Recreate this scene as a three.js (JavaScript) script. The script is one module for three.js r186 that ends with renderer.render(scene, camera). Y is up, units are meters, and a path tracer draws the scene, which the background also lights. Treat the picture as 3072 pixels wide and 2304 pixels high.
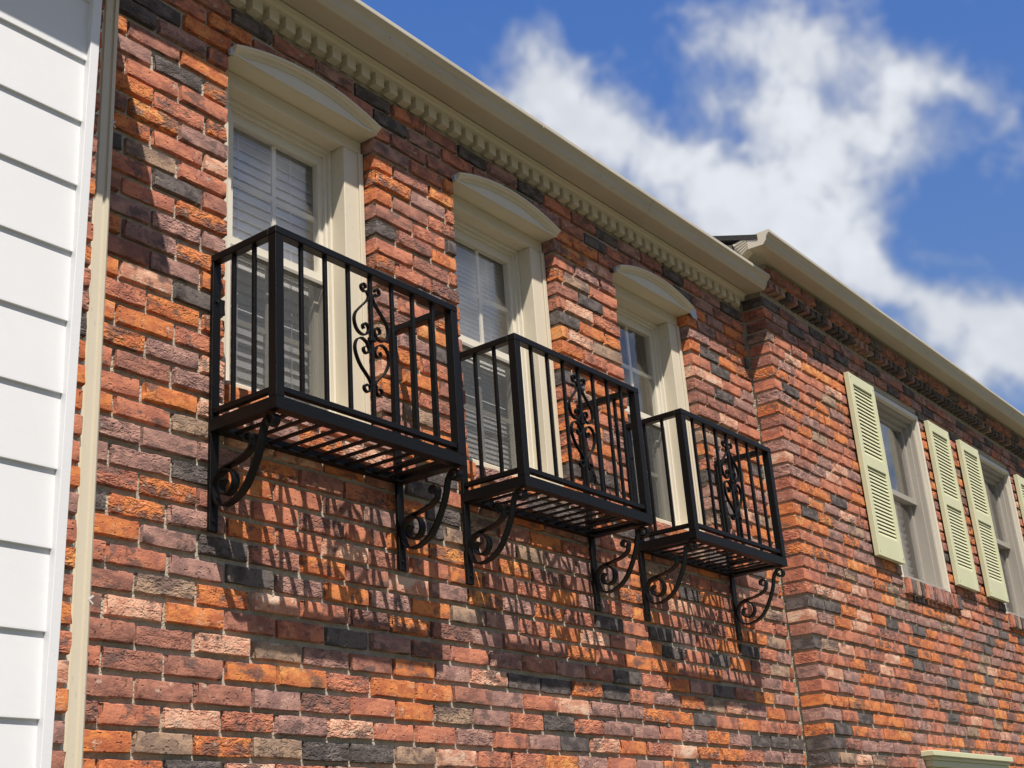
import * as THREE from 'three';
import { mergeGeometries } from 'three/addons/utils/BufferGeometryUtils.js';
import { RoundedBoxGeometry } from 'three/addons/geometries/RoundedBoxGeometry.js';

// ------------------------------------------------------------------ camera, sky, sun, exposure
const scene = new THREE.Scene();
const camera = new THREE.PerspectiveCamera(32.87, 4 / 3, 0.05, 900);
camera.position.set(-2.033, -0.420, 2.868);
camera.rotation.set(0.3679, -0.9223, -0.065, 'YXZ');
camera.setViewOffset(3072, 2304, 88.9, 15.6, 3072, 2304);
camera.updateMatrixWorld(true);
const SUN = new THREE.Vector3(-0.6355, 2.05, 1).normalize();
const sun = new THREE.DirectionalLight(0xfff5e8, 5.0);
sun.position.copy(SUN).multiplyScalar(40);
sun.castShadow = true; sun.shadow.mapSize.set(4096, 4096);
Object.assign(sun.shadow.camera, { left: -12, right: 12, top: 12, bottom: -12, near: 1, far: 90 });
scene.add(sun);
const EXPOSURE = 1.50;

// ------------------------------------------------------------------ noise and random numbers
function rng(seed) { let a = seed >>> 0; return () => { a = (a + 0x6D2B79F5) | 0; let t = Math.imul(a ^ (a >>> 15), 1 | a); t = (t + Math.imul(t ^ (t >>> 7), 61 | t)) ^ t; return ((t ^ (t >>> 14)) >>> 0) / 4294967296; }; }
const hash = (x, y, s) => { let h = Math.imul(x, 374761393) + Math.imul(y, 668265263) + Math.imul(s, 1274126177); h = Math.imul(h ^ (h >>> 13), 1274126177); return ((h ^ (h >>> 16)) >>> 0) / 4294967296; };
function vnoise(x, y, s) {
  const xi = Math.floor(x), yi = Math.floor(y); let fx = x - xi, fy = y - yi; fx = fx * fx * (3 - 2 * fx); fy = fy * fy * (3 - 2 * fy);
  const a = hash(xi, yi, s), b = hash(xi + 1, yi, s), c = hash(xi, yi + 1, s), d = hash(xi + 1, yi + 1, s);
  return a + (b - a) * fx + (c - a) * fy + (a - b - c + d) * fx * fy;
}
function fbm(x, y, s, o = 5, g = 0.5) { let v = 0, a = 1, t = 0; for (let i = 0; i < o; i++) { v += a * vnoise(x, y, s + i * 17); t += a; a *= g; x = x * 2.03 + 5.1; y = y * 2.03 + 3.7; } return v / t; }
const clamp = (v, a = 0, b = 1) => Math.min(b, Math.max(a, v));
const sstep = (a, b, v) => { const t = clamp((v - a) / (b - a)); return t * t * (3 - 2 * t); };
const toS = c => Math.round(255 * clamp(c <= 0.0031308 ? 12.92 * c : 1.055 * Math.pow(c, 1 / 2.4) - 0.055));

// ------------------------------------------------------------------ sky: blue air and broken cumulus, by direction
{
  const w = 2048, h = 1024, data = new Float32Array(w * h * 4);
  // cloud banks in view: azimuth from -z towards +x, elevation, half-widths, slope, weight
  const banks = [
    [57.2, 35.6, 1.5, 1.3, -0.4, 0.40], [57.0, 33.6, 1.8, 1.4, -0.5, 0.62], [59.2, 31.6, 2.2, 1.8, -0.4, 0.80], [62.2, 29.6, 2.6, 2.2, -0.4, 0.95], [65.6, 27.4, 2.9, 2.4, -0.35, 1.0], [68.6, 25.8, 2.4, 2.3, -0.3, 0.95], [71.0, 24.9, 1.2, 1.3, -0.3, 0.5],
    [63.8, 35.4, 2.2, 1.3, -0.3, 0.62], [67.0, 34.0, 2.6, 1.8, -0.25, 0.72], [71.0, 32.8, 2.6, 1.6, -0.2, 0.70], [74.4, 31.2, 2.2, 1.4, -0.2, 0.70], [77.0, 29.6, 1.5, 1.2, -0.2, 0.66], [73.4, 29.2, 2.4, 1.3, -0.3, 0.62], [69.4, 30.4, 2.6, 1.2, -0.3, 0.74], [66.0, 31.4, 2.4, 1.1, -0.4, 0.5], [70.6, 27.7, 2.0, 1.3, -0.3, 0.6], [76.0, 28.0, 1.3, 1.0, 0, 0.4],
    [75.6, 25.0, 2.4, 1.6, -0.1, -0.9], [73.4, 23.6, 1.4, 1.0, -0.3, -0.8], [78.6, 24.0, 2.2, 1.6, 0, -0.6],
    [72.6, 22.4, 1.3, 0.9, -0.4, 0.6], [74.6, 20.8, 1.9, 1.4, -0.3, 0.9], [76.8, 19.6, 2.4, 1.7, -0.2, 1.0], [79.6, 18.8, 2.8, 1.8, 0, 0.9], [74.0, 18.8, 2.0, 1.6, 0, 0.8],
  ];
  const hash3 = (x, y, z, s) => hash(x + Math.imul(z, 7919), y - Math.imul(z, 104729), s);
  const n3 = (x, y, z, s) => { const xi = Math.floor(x), yi = Math.floor(y), zi = Math.floor(z); let a = x - xi, b = y - yi, c = z - zi; a = a * a * (3 - 2 * a); b = b * b * (3 - 2 * b); c = c * c * (3 - 2 * c); const L = (p, q, t) => p + (q - p) * t;
    return L(L(L(hash3(xi, yi, zi, s), hash3(xi + 1, yi, zi, s), a), L(hash3(xi, yi + 1, zi, s), hash3(xi + 1, yi + 1, zi, s), a), b), L(L(hash3(xi, yi, zi + 1, s), hash3(xi + 1, yi, zi + 1, s), a), L(hash3(xi, yi + 1, zi + 1, s), hash3(xi + 1, yi + 1, zi + 1, s), a), b), c); };
  const f3 = (x, y, z, s, o, g = 0.55) => { let v = 0, a = 1, t = 0; for (let i = 0; i < o; i++) { v += a * n3(x, y, z, s + i * 13); t += a; a *= g; x = x * 2.07 + 1.3; y = y * 2.07 + 4.1; z = z * 2.07 + 2.9; } return v / t; };
  const SK = 0.52;
  for (let j = 0; j < h; j++) {
    const el = ((j + 0.5) / h - 0.5) * 180, ce = Math.cos(el * Math.PI / 180), se = Math.sin(el * Math.PI / 180);
    for (let i = 0; i < w; i++) {
      const ph = ((i + 0.5) / w - 0.5) * 2 * Math.PI, dx = Math.cos(ph) * ce, dz = Math.sin(ph) * ce, k = (j * w + i) * 4; data[k + 3] = 1;
      if (se < -0.02) { data[k] = 0.06; data[k + 1] = 0.065; data[k + 2] = 0.06; continue; }
      const az = Math.atan2(dx, -dz) * 180 / Math.PI, t = Math.pow(1 - Math.max(0, se), 2.4);
      const r = 0.058 + 0.30 * t, g = 0.185 + 0.38 * t, b = 0.62 + 0.22 * t;
      const wx = f3(dx * 16, se * 16, dz * 16, 71, 4) - 0.5, wy = f3(dx * 16 + 9, se * 16, dz * 16, 83, 4) - 0.5;
      const n = f3(dx * 11 + wx * 0.7, se * 13 + wy * 0.7, dz * 11 - wx * 0.7, 5, 6, 0.60), fine = f3(dx * 46 + wx * 4, se * 52 + wy * 4, dz * 46, 41, 4, 0.62);
      let bank = 0;
      for (const [a, e, ra, re, ti, wt] of banks) { const du = ((az - a + 540) % 360 - 180), dv = el - e - ti * du, d2 = (du / ra) ** 2 + (dv / re) ** 2; if (d2 < 9) bank += wt * Math.exp(-d2); }
      const out = Math.min(1, sstep(47, 40, az) + sstep(82, 90, az) + sstep(40, 46, el));
      bank = -0.40 + Math.max(-0.5, Math.min(1.3, bank)) * 0.86 + out * 0.42;
      const d = bank + (n - 0.5) * 2.5 + (fine - 0.5) * 0.85, cov = sstep(-0.44, 0.70, d);
      const shade = f3(dx * 15 + 3, se * 17 - 0.35, dz * 15 + 1, 141, 4), lum = 0.76 + 0.32 * sstep(-0.1, 0.9, d) - 0.14 * sstep(0.48, 0.72, shade) * sstep(0.3, 1.0, d) + (fine - 0.5) * 0.16, m = 0.96 * cov;
      data[k] = SK * (r + (lum * 0.95 - r) * m); data[k + 1] = SK * (g + (lum * 0.985 - g) * m); data[k + 2] = SK * (b + (lum * 1.05 - b) * m);
    }
  }
  const t = new THREE.DataTexture(data, w, h, THREE.RGBAFormat, THREE.FloatType);
  t.mapping = THREE.EquirectangularReflectionMapping; t.magFilter = THREE.LinearFilter; t.minFilter = THREE.LinearFilter; t.wrapS = THREE.RepeatWrapping; t.needsUpdate = true;
  scene.background = t; scene.environment = t;
}

// ------------------------------------------------------------------ helpers
const used = {};
const numbered = n => { const k = used[n] = (used[n] ?? -1) + 1; return k ? `${n}_${String(k).padStart(3, '0')}` : n; };
function part(name, geo, mat, parent) { const m = new THREE.Mesh(geo, mat); m.name = name; m.castShadow = m.receiveShadow = true; parent.add(m); return m; }
function groupPart(name, parent) { const g = new THREE.Group(); g.name = name; parent.add(g); return g; }
function thing(name, label, category, group) { const o = new THREE.Group(); o.name = numbered(name); o.userData = { label, category }; if (group) o.userData.group = group; scene.add(o); return o; }
const unindex = g => { const q = g.index ? g.toNonIndexed() : g; for (const k of Object.keys(q.attributes)) if (!['position', 'normal', 'uv'].includes(k)) q.deleteAttribute(k); return q; };
const merge = l => mergeGeometries(l.map(unindex));
// axis-aligned box from its limits, uv in metres
function bx(x0, x1, y0, y1, z0, z1) {
  const g = new THREE.BoxGeometry(x1 - x0, y1 - y0, z1 - z0); g.translate((x0 + x1) / 2, (y0 + y1) / 2, (z0 + z1) / 2); return metric(g);
}
function rbx(x0, x1, y0, y1, z0, z1, r = 0.003) {
  const g = new RoundedBoxGeometry(x1 - x0, y1 - y0, z1 - z0, 2, Math.min(r, (x1 - x0) / 2.1, (y1 - y0) / 2.1, (z1 - z0) / 2.1)); g.translate((x0 + x1) / 2, (y0 + y1) / 2, (z0 + z1) / 2); return metric(g);
}
function metric(g) {
  const p = g.attributes.position, n = g.attributes.normal, uv = new Float32Array(p.count * 2);
  for (let i = 0; i < p.count; i++) {
    const ax = Math.abs(n.getX(i)), ay = Math.abs(n.getY(i)), az = Math.abs(n.getZ(i));
    let u, v; if (az >= ax && az >= ay) { u = p.getX(i); v = p.getY(i); } else if (ax >= ay) { u = p.getZ(i); v = p.getY(i); } else { u = p.getX(i); v = p.getZ(i); }
    uv[2 * i] = u; uv[2 * i + 1] = v;
  }
  g.setAttribute('uv', new THREE.BufferAttribute(uv, 2)); return g;
}
// closed (z, y) profile extruded along x
function alongX(profile, x0, x1) {
  const s = new THREE.Shape(profile.map(([z, y]) => new THREE.Vector2(-z, y)));
  const g = new THREE.ExtrudeGeometry(s, { depth: x1 - x0, bevelEnabled: false }); g.rotateY(Math.PI / 2); g.translate(x0, 0, 0); return metric(unindex(g));
}
// flat iron bar bent along a planar path: pts in (u, v), thickness in the plane, width across it; map(u, v, w) -> xyz
function ribbon(pts, th, wd, map) {
  const pos = [], idx = []; const n = pts.length;
  for (let i = 0; i < n; i++) {
    const a = pts[Math.max(0, i - 1)], b = pts[Math.min(n - 1, i + 1)]; let tx = b[0] - a[0], ty = b[1] - a[1]; const l = Math.hypot(tx, ty) || 1; tx /= l; ty /= l;
    for (const [s, w] of [[1, -1], [1, 1], [-1, 1], [-1, -1]]) pos.push(...map(pts[i][0] - ty * s * th / 2, pts[i][1] + tx * s * th / 2, w * wd / 2));
  }
  for (let i = 0; i < n - 1; i++) for (let k = 0; k < 4; k++) { const a = i * 4 + k, b = i * 4 + (k + 1) % 4; idx.push(a, b, a + 4, b, b + 4, a + 4); }
  idx.push(0, 2, 1, 0, 3, 2); const e = (n - 1) * 4; idx.push(e, e + 1, e + 2, e, e + 2, e + 3);
  let g = new THREE.BufferGeometry(); g.setAttribute('position', new THREE.Float32BufferAttribute(pos, 3)); g.setIndex(idx); g = g.toNonIndexed(); g.computeVertexNormals();
  return metric(g);
}
const smooth = (pts, n = 60) => new THREE.CatmullRomCurve3(pts.map(p => new THREE.Vector3(p[0], p[1], 0)), false, 'centripetal').getPoints(n).map(v => [v.x, v.y]);
const spiral = (cx, cy, r0, r1, a0, a1, n = 22) => Array.from({ length: n + 1 }, (_, i) => { const t = i / n, a = a0 + (a1 - a0) * t, r = r0 + (r1 - r0) * t; return [cx + r * Math.cos(a), cy + r * Math.sin(a)]; });

// ------------------------------------------------------------------ textures and materials
function tex(w, h, fn, { srgb = true, rep = [1, 1] } = {}) {
  const d = new Uint8Array(w * h * 4);
  for (let j = 0; j < h; j++) for (let i = 0; i < w; i++) { const c = fn((i + 0.5) / w, (j + 0.5) / h), k = (j * w + i) * 4; for (let q = 0; q < 3; q++) d[k + q] = srgb ? toS(c[q]) : Math.round(255 * clamp(c[q])); d[k + 3] = 255; }
  const t = new THREE.DataTexture(d, w, h); t.magFilter = THREE.LinearFilter; t.minFilter = THREE.LinearMipmapLinearFilter; t.generateMipmaps = true; t.wrapS = t.wrapT = THREE.RepeatWrapping;
  if (srgb) t.colorSpace = THREE.SRGBColorSpace; t.repeat.set(...rep); t.needsUpdate = true; return t;
}
const grey = v => [v, v, v];
// tileable fbm
const tfbm = (u, v, f, s, o = 4) => { const a = fbm(u * f, v * f, s, o), b = fbm((u - 1) * f, v * f, s, o), c = fbm(u * f, (v - 1) * f, s, o), d = fbm((u - 1) * f, (v - 1) * f, s, o); const x = sstep(0, 1, u), y = sstep(0, 1, v); return (a * (1 - x) + b * x) * (1 - y) + (c * (1 - x) + d * x) * y; };

// used bricks: eight clays, three faces each
const CLAY = {
  O: { c: [0.60, 0.205, 0.062], d: [0.42, 0.122, 0.048], w: 0.21 },
  Y: { c: [0.63, 0.265, 0.082], d: [0.49, 0.155, 0.055], w: 0.05 },
  R: { c: [0.50, 0.185, 0.105], d: [0.34, 0.120, 0.078], w: 0.23 },
  B: { c: [0.37, 0.158, 0.108], d: [0.24, 0.102, 0.076], w: 0.17 },
  P: { c: [0.385, 0.212, 0.172], d: [0.24, 0.130, 0.112], w: 0.16 },
  G: { c: [0.37, 0.245, 0.165], d: [0.225, 0.152, 0.112], w: 0.05 },
  D: { c: [0.130, 0.106, 0.100], d: [0.062, 0.050, 0.048], w: 0.08 },
  K: { c: [0.64, 0.365, 0.250], d: [0.47, 0.21, 0.135], w: 0.05 },
};
const BW = 0.25, BH = 0.1;                                    // metres that one brick texture covers
const bfbm = (u, v, fx, fy, sd, o, g) => { const x = sstep(0.8, 1, u), y = sstep(0.8, 1, v); const f = (a, b) => fbm(a * fx, b * fy, sd, o, g); let q = f(u, v); if (x > 0) q += (f(u - 1, v) - q) * x; if (y > 0) { let w = f(u, v - 1); if (x > 0) w += (f(u - 1, v - 1) - w) * x; q += (w - q) * y; } return q; };
const FACE = [[0.95, 0.34, 0.50, 0.20], [0.35, 0.26, 0.10, 0.45], [0.55, 0.30, 0.42, 0.30], [0.25, 0.40, 0.18, 0.25]]; // folds, grit, tears, pits
const faceField = (u, v, s) => { // folds and tears of hand-thrown clay, in height
  const [A, B, T, Q] = FACE[s], wx = bfbm(u, v, 9, 5, 310 + s, 3) - 0.5, a = bfbm(u + wx * 0.05, v + wx * 0.16, 11 + 2 * s, 10, 300 + s, 4, 0.55), b = bfbm(u, v, 60, 26, 320 + s, 3, 0.6);
  const cr = Math.abs(bfbm(u + wx * 0.05, v, 7, 8, 330 + s, 4) - 0.5), tear = sstep(0.035, 0.0, cr) * sstep(0.46, 0.6, bfbm(u, v, 6, 4, 340 + s, 2)), pit = sstep(0.80, 0.92, bfbm(u, v, 30, 13, 350 + s, 1));
  return { h: 0.5 + A * (a - 0.5) + B * (b - 0.5) - T * tear - Q * pit, b, tear: tear * Math.min(1, T * 2), pit, a };
};
const brickBumps = [0, 1, 2, 3].map(s => tex(256, 104, (u, v) => grey(faceField(u, v, s).h), { srgb: false }));
const brickMats = {};
{
  let id = 0;
  for (const [k, { c, d }] of Object.entries(CLAY)) {
    brickMats[k] = [];
    for (let s = 0; s < 4; s++) {
      const sd = 500 + 40 * id; id++;
      const smear = k === 'K' ? 0.55 : [0.66, 0.62, 0.74, 0.80][s], bs = [0.52, 0.68, 0.60, 0.48][s];
      const map = tex(256, 104, (u, v) => {
        const F = faceField(u, v, s), a = bfbm(u, v, 5, 3, sd, 4, 0.6), m = sstep(0.40, 0.60, a * 0.8 + F.b * 0.2);
        let o = [0, 1, 2].map(q => c[q] + (d[q] - c[q]) * m);
        const burn = sstep(bs, bs + 0.16, bfbm(u, v, 4, 2.5, sd + 5, 5, 0.6)) * (k === 'D' ? 0 : 0.78), bc = [0.105, 0.068, 0.062]; o = o.map((q, i) => q + (bc[i] - q) * burn);
        const g = (0.72 + 0.56 * F.b) * (1 - 0.5 * F.tear) * (1 - 0.35 * F.pit); o = o.map(q => q * g);
        // lime and old mortar caught on the high spots
        const lm = sstep(smear, smear + 0.2, bfbm(u, v, 6, 4, sd + 9, 5, 0.65) * 0.8 + F.b * 0.24) * 0.7, lc = [0.58, 0.48, 0.375]; o = o.map((q, i) => q + (lc[i] - q) * lm);
        return o;
      });
      brickMats[k].push(new THREE.MeshStandardMaterial({ name: 'fired clay', map, roughness: 0.93, bumpMap: brickBumps[s], bumpScale: [0.0075, 0.004, 0.006, 0.003][s] }));
    }
  }
}
const clayKeys = Object.keys(CLAY);
const pickClay = r => { let t = r(); for (const k of clayKeys) { t -= CLAY[k].w; if (t < 0) return k; } return 'R'; };
const mortarTex = tex(256, 256, (u, v) => { const f = tfbm(u, v, 60, 900, 4), a = tfbm(u, v, 7, 911, 4); const s = (0.62 + 0.5 * f) * (0.8 + 0.4 * a); return [0.44 * s, 0.395 * s, 0.31 * s]; }, { rep: [2, 2] });
const mortarBump = tex(256, 256, (u, v) => grey(tfbm(u, v, 70, 921, 5)), { srgb: false, rep: [3, 3] });
const M = {};
M.mortar = new THREE.MeshStandardMaterial({ name: 'mortar', map: mortarTex, roughness: 0.96, bumpMap: mortarBump, bumpScale: 0.006 });
// paints: slight mottling of the film, specks of dirt
function paint(c, s, rough, { dirt = 0.1, bump = 0.00015, rep = [1, 1] } = {}) {
  const map = tex(256, 256, (u, v) => {
    const a = tfbm(u, v, 5, s, 4), f = tfbm(u, v, 46, s + 7, 3), sp = sstep(0.80, 0.9, tfbm(u, v, 80, s + 11, 2)); const g = 1 - dirt * (0.6 * (a - 0.3) + 0.25 * f) - dirt * 1.2 * sp;
    return c.map((q, i) => q * g * (1 - dirt * 0.12 * i * a));
  }, { rep });
  return new THREE.MeshStandardMaterial({ name: 'paint', map, roughness: rough, bumpMap: mortarBump, bumpScale: bump });
}
M.cream = paint([0.60, 0.55, 0.435], 1001, 0.5, { dirt: 0.12 });
M.gutter = paint([0.46, 0.43, 0.35], 1041, 0.42, { dirt: 0.34, rep: [0.7, 2] });
M.siding = paint([0.665, 0.682, 0.705], 1081, 0.5, { dirt: 0.08, rep: [1.3, 1.3] });
M.sash = paint([0.64, 0.605, 0.51], 1121, 0.45, { dirt: 0.08 });
M.frame = paint([0.33, 0.31, 0.275], 1161, 0.5, { dirt: 0.16 });  // darkened to hold the wing window recess shade; also colours screen frames
M.shutter = paint([0.565, 0.58, 0.385], 1201, 0.5, { dirt: 0.18 });
M.blind = paint([0.78, 0.78, 0.79], 1241, 0.6, { dirt: 0.04 });
M.iron = new THREE.MeshPhysicalMaterial({ name: 'black enamel', color: new THREE.Color().setRGB(0.0045, 0.0045, 0.0047), roughness: 0.42, specularIntensity: 0.4, bumpMap: mortarBump, bumpScale: 0.0009 });
M.glass = new THREE.MeshPhysicalMaterial({ name: 'window glass', color: 0xffffff, roughness: 0.0, transmission: 1, thickness: 0, ior: 1.52 });
M.screen = new THREE.MeshStandardMaterial({ name: 'insect screen', color: new THREE.Color().setRGB(0.06, 0.065, 0.065), roughness: 0.8, transparent: true, opacity: 0.34, side: THREE.DoubleSide });
M.room = new THREE.MeshStandardMaterial({ name: 'room paint', color: new THREE.Color().setRGB(0.22, 0.2, 0.18), roughness: 0.95 });
M.metal = new THREE.MeshStandardMaterial({ name: 'galvanised metal', color: new THREE.Color().setRGB(0.42, 0.46, 0.5), roughness: 0.45, metalness: 0.4 });
M.shingle = new THREE.MeshStandardMaterial({ name: 'asphalt shingle', map: tex(256, 256, (u, v) => { const f = 0.6 + 0.8 * tfbm(u, v, 90, 1301, 3); return [0.035 * f, 0.033 * f, 0.033 * f]; }, { rep: [2, 2] }), roughness: 0.95, bumpMap: mortarBump, bumpScale: 0.004 });
M.caulk = new THREE.MeshStandardMaterial({ name: 'caulk', color: new THREE.Color().setRGB(0.55, 0.55, 0.53), roughness: 0.8 });

// ------------------------------------------------------------------ ground
const GROUND = -2.05;
{
  const g = new THREE.PlaneGeometry(400, 400, 1, 1); g.rotateX(-Math.PI / 2); metric(g);
  const map = tex(512, 512, (u, v) => { const a = tfbm(u, v, 9, 1401, 5), f = tfbm(u, v, 90, 1411, 3), m = sstep(0.42, 0.6, a); const s = 0.7 + 0.6 * f; return [(0.085 + 0.065 * m) * s, (0.088 + 0.048 * m) * s, (0.05 + 0.048 * m) * s]; }, { rep: [0.25, 0.25] });
  const m = part('ground', g, new THREE.MeshStandardMaterial({ name: 'gravel and dry grass', map, roughness: 1 }), scene); m.position.y = GROUND; m.userData.kind = 'structure';
}

// ------------------------------------------------------------------ brick house
const CH = 0.07, PITCH = 0.205, X1 = 4.192, ZW = 0.130;       // course height, brick pitch, inside corner, right wing face
const house = thing('brick_house', 'two-storey house of weathered multicoloured used brick with cream trim', 'house');

// a rough, tumbled brick: worn arrises, uneven face; origin at the middle of its front face
function brickGeo(L, H, D, seed) {
  const r = rng(seed), e = 0.003, NX = L > 0.14 ? 10 : 6, xs = [-L / 2, -L / 2 + e * 1.3]; for (let i = 1; i < NX - 2; i++) xs.push(-L / 2 + L * (i + (r() - 0.5) * 0.5) / (NX - 2)); xs.push(L / 2 - e * 1.3, L / 2); const n = xs.length;
  const ys = [-H / 2, -H / 2 + e, H * (r() - 0.5) * 0.2, H / 2 - e, H / 2], m = 5, rough = 0.6 + 1.5 * r() * r(), P = [];
  const tiltX = (r() - 0.5) * 0.03, bow = (r() - 0.5) * 0.004;
  for (let j = 0; j < m; j++) for (let i = 0; i < n; i++) {
    const ex = i === 0 || i === n - 1, ey = j === 0 || j === m - 1; let x = xs[i], y = ys[j], z = (r() - 0.5) * 0.0018 * rough + x * tiltX * 0.4; y += bow * (1 - (2 * x / L) ** 2);
    if (ex || ey) z -= 0.0008 + r() * 0.0018 * rough;
    if (ex && ey) { z -= 0.004 * r(); x *= 1 - 0.014 * r() * rough; y *= 1 - 0.08 * r() * rough; }
    if (ey) { y -= Math.sign(y) * (r() ** 2) * (j === 0 ? 0.0062 : 0.0042) * rough; if (r() < 0.11) { y -= Math.sign(y) * 0.009; z -= 0.004; } }
    if (ex) x -= Math.sign(x) * (r() ** 2) * 0.006 * rough;
    P.push([x, y, z]);
  }
  const pos = [], uv = [], idx = []; const u0 = r() * 0.9, v0 = r() * 0.9;
  const push = (x, y, z, u, v) => { pos.push(x, y, z); uv.push(u0 + u / BW, v0 + v / BH); return pos.length / 3 - 1; };
  P.forEach(([x, y, z]) => push(x, y, z, x + L / 2, y + H / 2));
  for (let j = 0; j < m - 1; j++) for (let i = 0; i < n - 1; i++) { const a = j * n + i; if ((i + j) % 2) idx.push(a, a + 1, a + n + 1, a, a + n + 1, a + n); else idx.push(a, a + 1, a + n, a + 1, a + n + 1, a + n); }
  const ring = []; for (let i = 0; i < n; i++) ring.push(i); for (let j = 1; j < m; j++) ring.push(j * n + n - 1); for (let i = n - 2; i >= 0; i--) ring.push((m - 1) * n + i); for (let j = m - 2; j >= 0; j--) ring.push(j * n);
  for (let k = 0; k < ring.length - 1; k++) {
    const a = P[ring[k]], b = P[ring[k + 1]]; const hor = Math.abs(a[0] - b[0]) > Math.abs(a[1] - b[1]);
    const f = (p, z) => push(p[0], p[1], z, hor ? p[0] + L / 2 : L / 2 - z, hor ? p[1] - z : p[1] + H / 2);
    const sq = q => { const i = q % n, j = Math.floor(q / n); return [i === 0 ? -L / 2 : i === n - 1 ? L / 2 : xs[i], j === 0 ? -H / 2 : j === m - 1 ? H / 2 : ys[j]]; }, a2 = sq(ring[k]), b2 = sq(ring[k + 1]), zm = -0.014;
    const p0 = f(a, a[2]), p1 = f(b, b[2]), m0 = f(a2, zm), m1 = f(b2, zm), n0 = f(a2, zm), n1 = f(b2, zm), p2 = f(b2, -D), p3 = f(a2, -D); idx.push(p0, m0, m1, p0, m1, p1, n0, p3, p2, n0, p2, n1);
  }
  const g = new THREE.BufferGeometry(); g.setAttribute('position', new THREE.Float32BufferAttribute(pos, 3)); g.setAttribute('uv', new THREE.Float32BufferAttribute(uv, 2)); g.setIndex(idx); g.computeVertexNormals(); return g;
}
const HB = 0.0555, FULL = 0.194, HALF = 0.094;
const fullGeos = Array.from({ length: 12 }, (_, i) => brickGeo(FULL, HB, 0.09, 40 + i)), halfGeos = Array.from({ length: 7 }, (_, i) => brickGeo(HALF, HB, 0.09, 90 + i));
const cornerGeos = [0.122, 0.124].flatMap((d, k) => [0, 1, 2].map(i => brickGeo(k ? HALF : FULL, HB, d, 130 + i + 7 * k)));

// near faces of the middle wall as the photograph shows them, from the downspout to the right; '.' leaves it to chance
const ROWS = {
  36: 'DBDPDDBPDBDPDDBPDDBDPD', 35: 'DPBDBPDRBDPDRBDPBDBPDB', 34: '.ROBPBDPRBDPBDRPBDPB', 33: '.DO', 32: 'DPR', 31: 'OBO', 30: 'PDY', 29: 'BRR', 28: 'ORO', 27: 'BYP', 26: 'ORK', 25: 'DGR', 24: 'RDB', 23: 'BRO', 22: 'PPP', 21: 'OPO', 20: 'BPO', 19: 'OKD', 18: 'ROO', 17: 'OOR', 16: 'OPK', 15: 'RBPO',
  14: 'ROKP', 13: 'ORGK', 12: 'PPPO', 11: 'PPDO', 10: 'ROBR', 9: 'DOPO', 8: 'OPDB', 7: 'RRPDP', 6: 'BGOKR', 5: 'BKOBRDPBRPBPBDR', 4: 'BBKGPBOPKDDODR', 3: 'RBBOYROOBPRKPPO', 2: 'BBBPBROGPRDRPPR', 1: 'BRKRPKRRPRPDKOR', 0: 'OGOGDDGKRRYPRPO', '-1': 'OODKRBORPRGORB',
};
const camP = camera.position.clone(), frustum = new THREE.Frustum().setFromProjectionMatrix(new THREE.Matrix4().multiplyMatrices(camera.projectionMatrix, camera.matrixWorldInverse));
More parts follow.
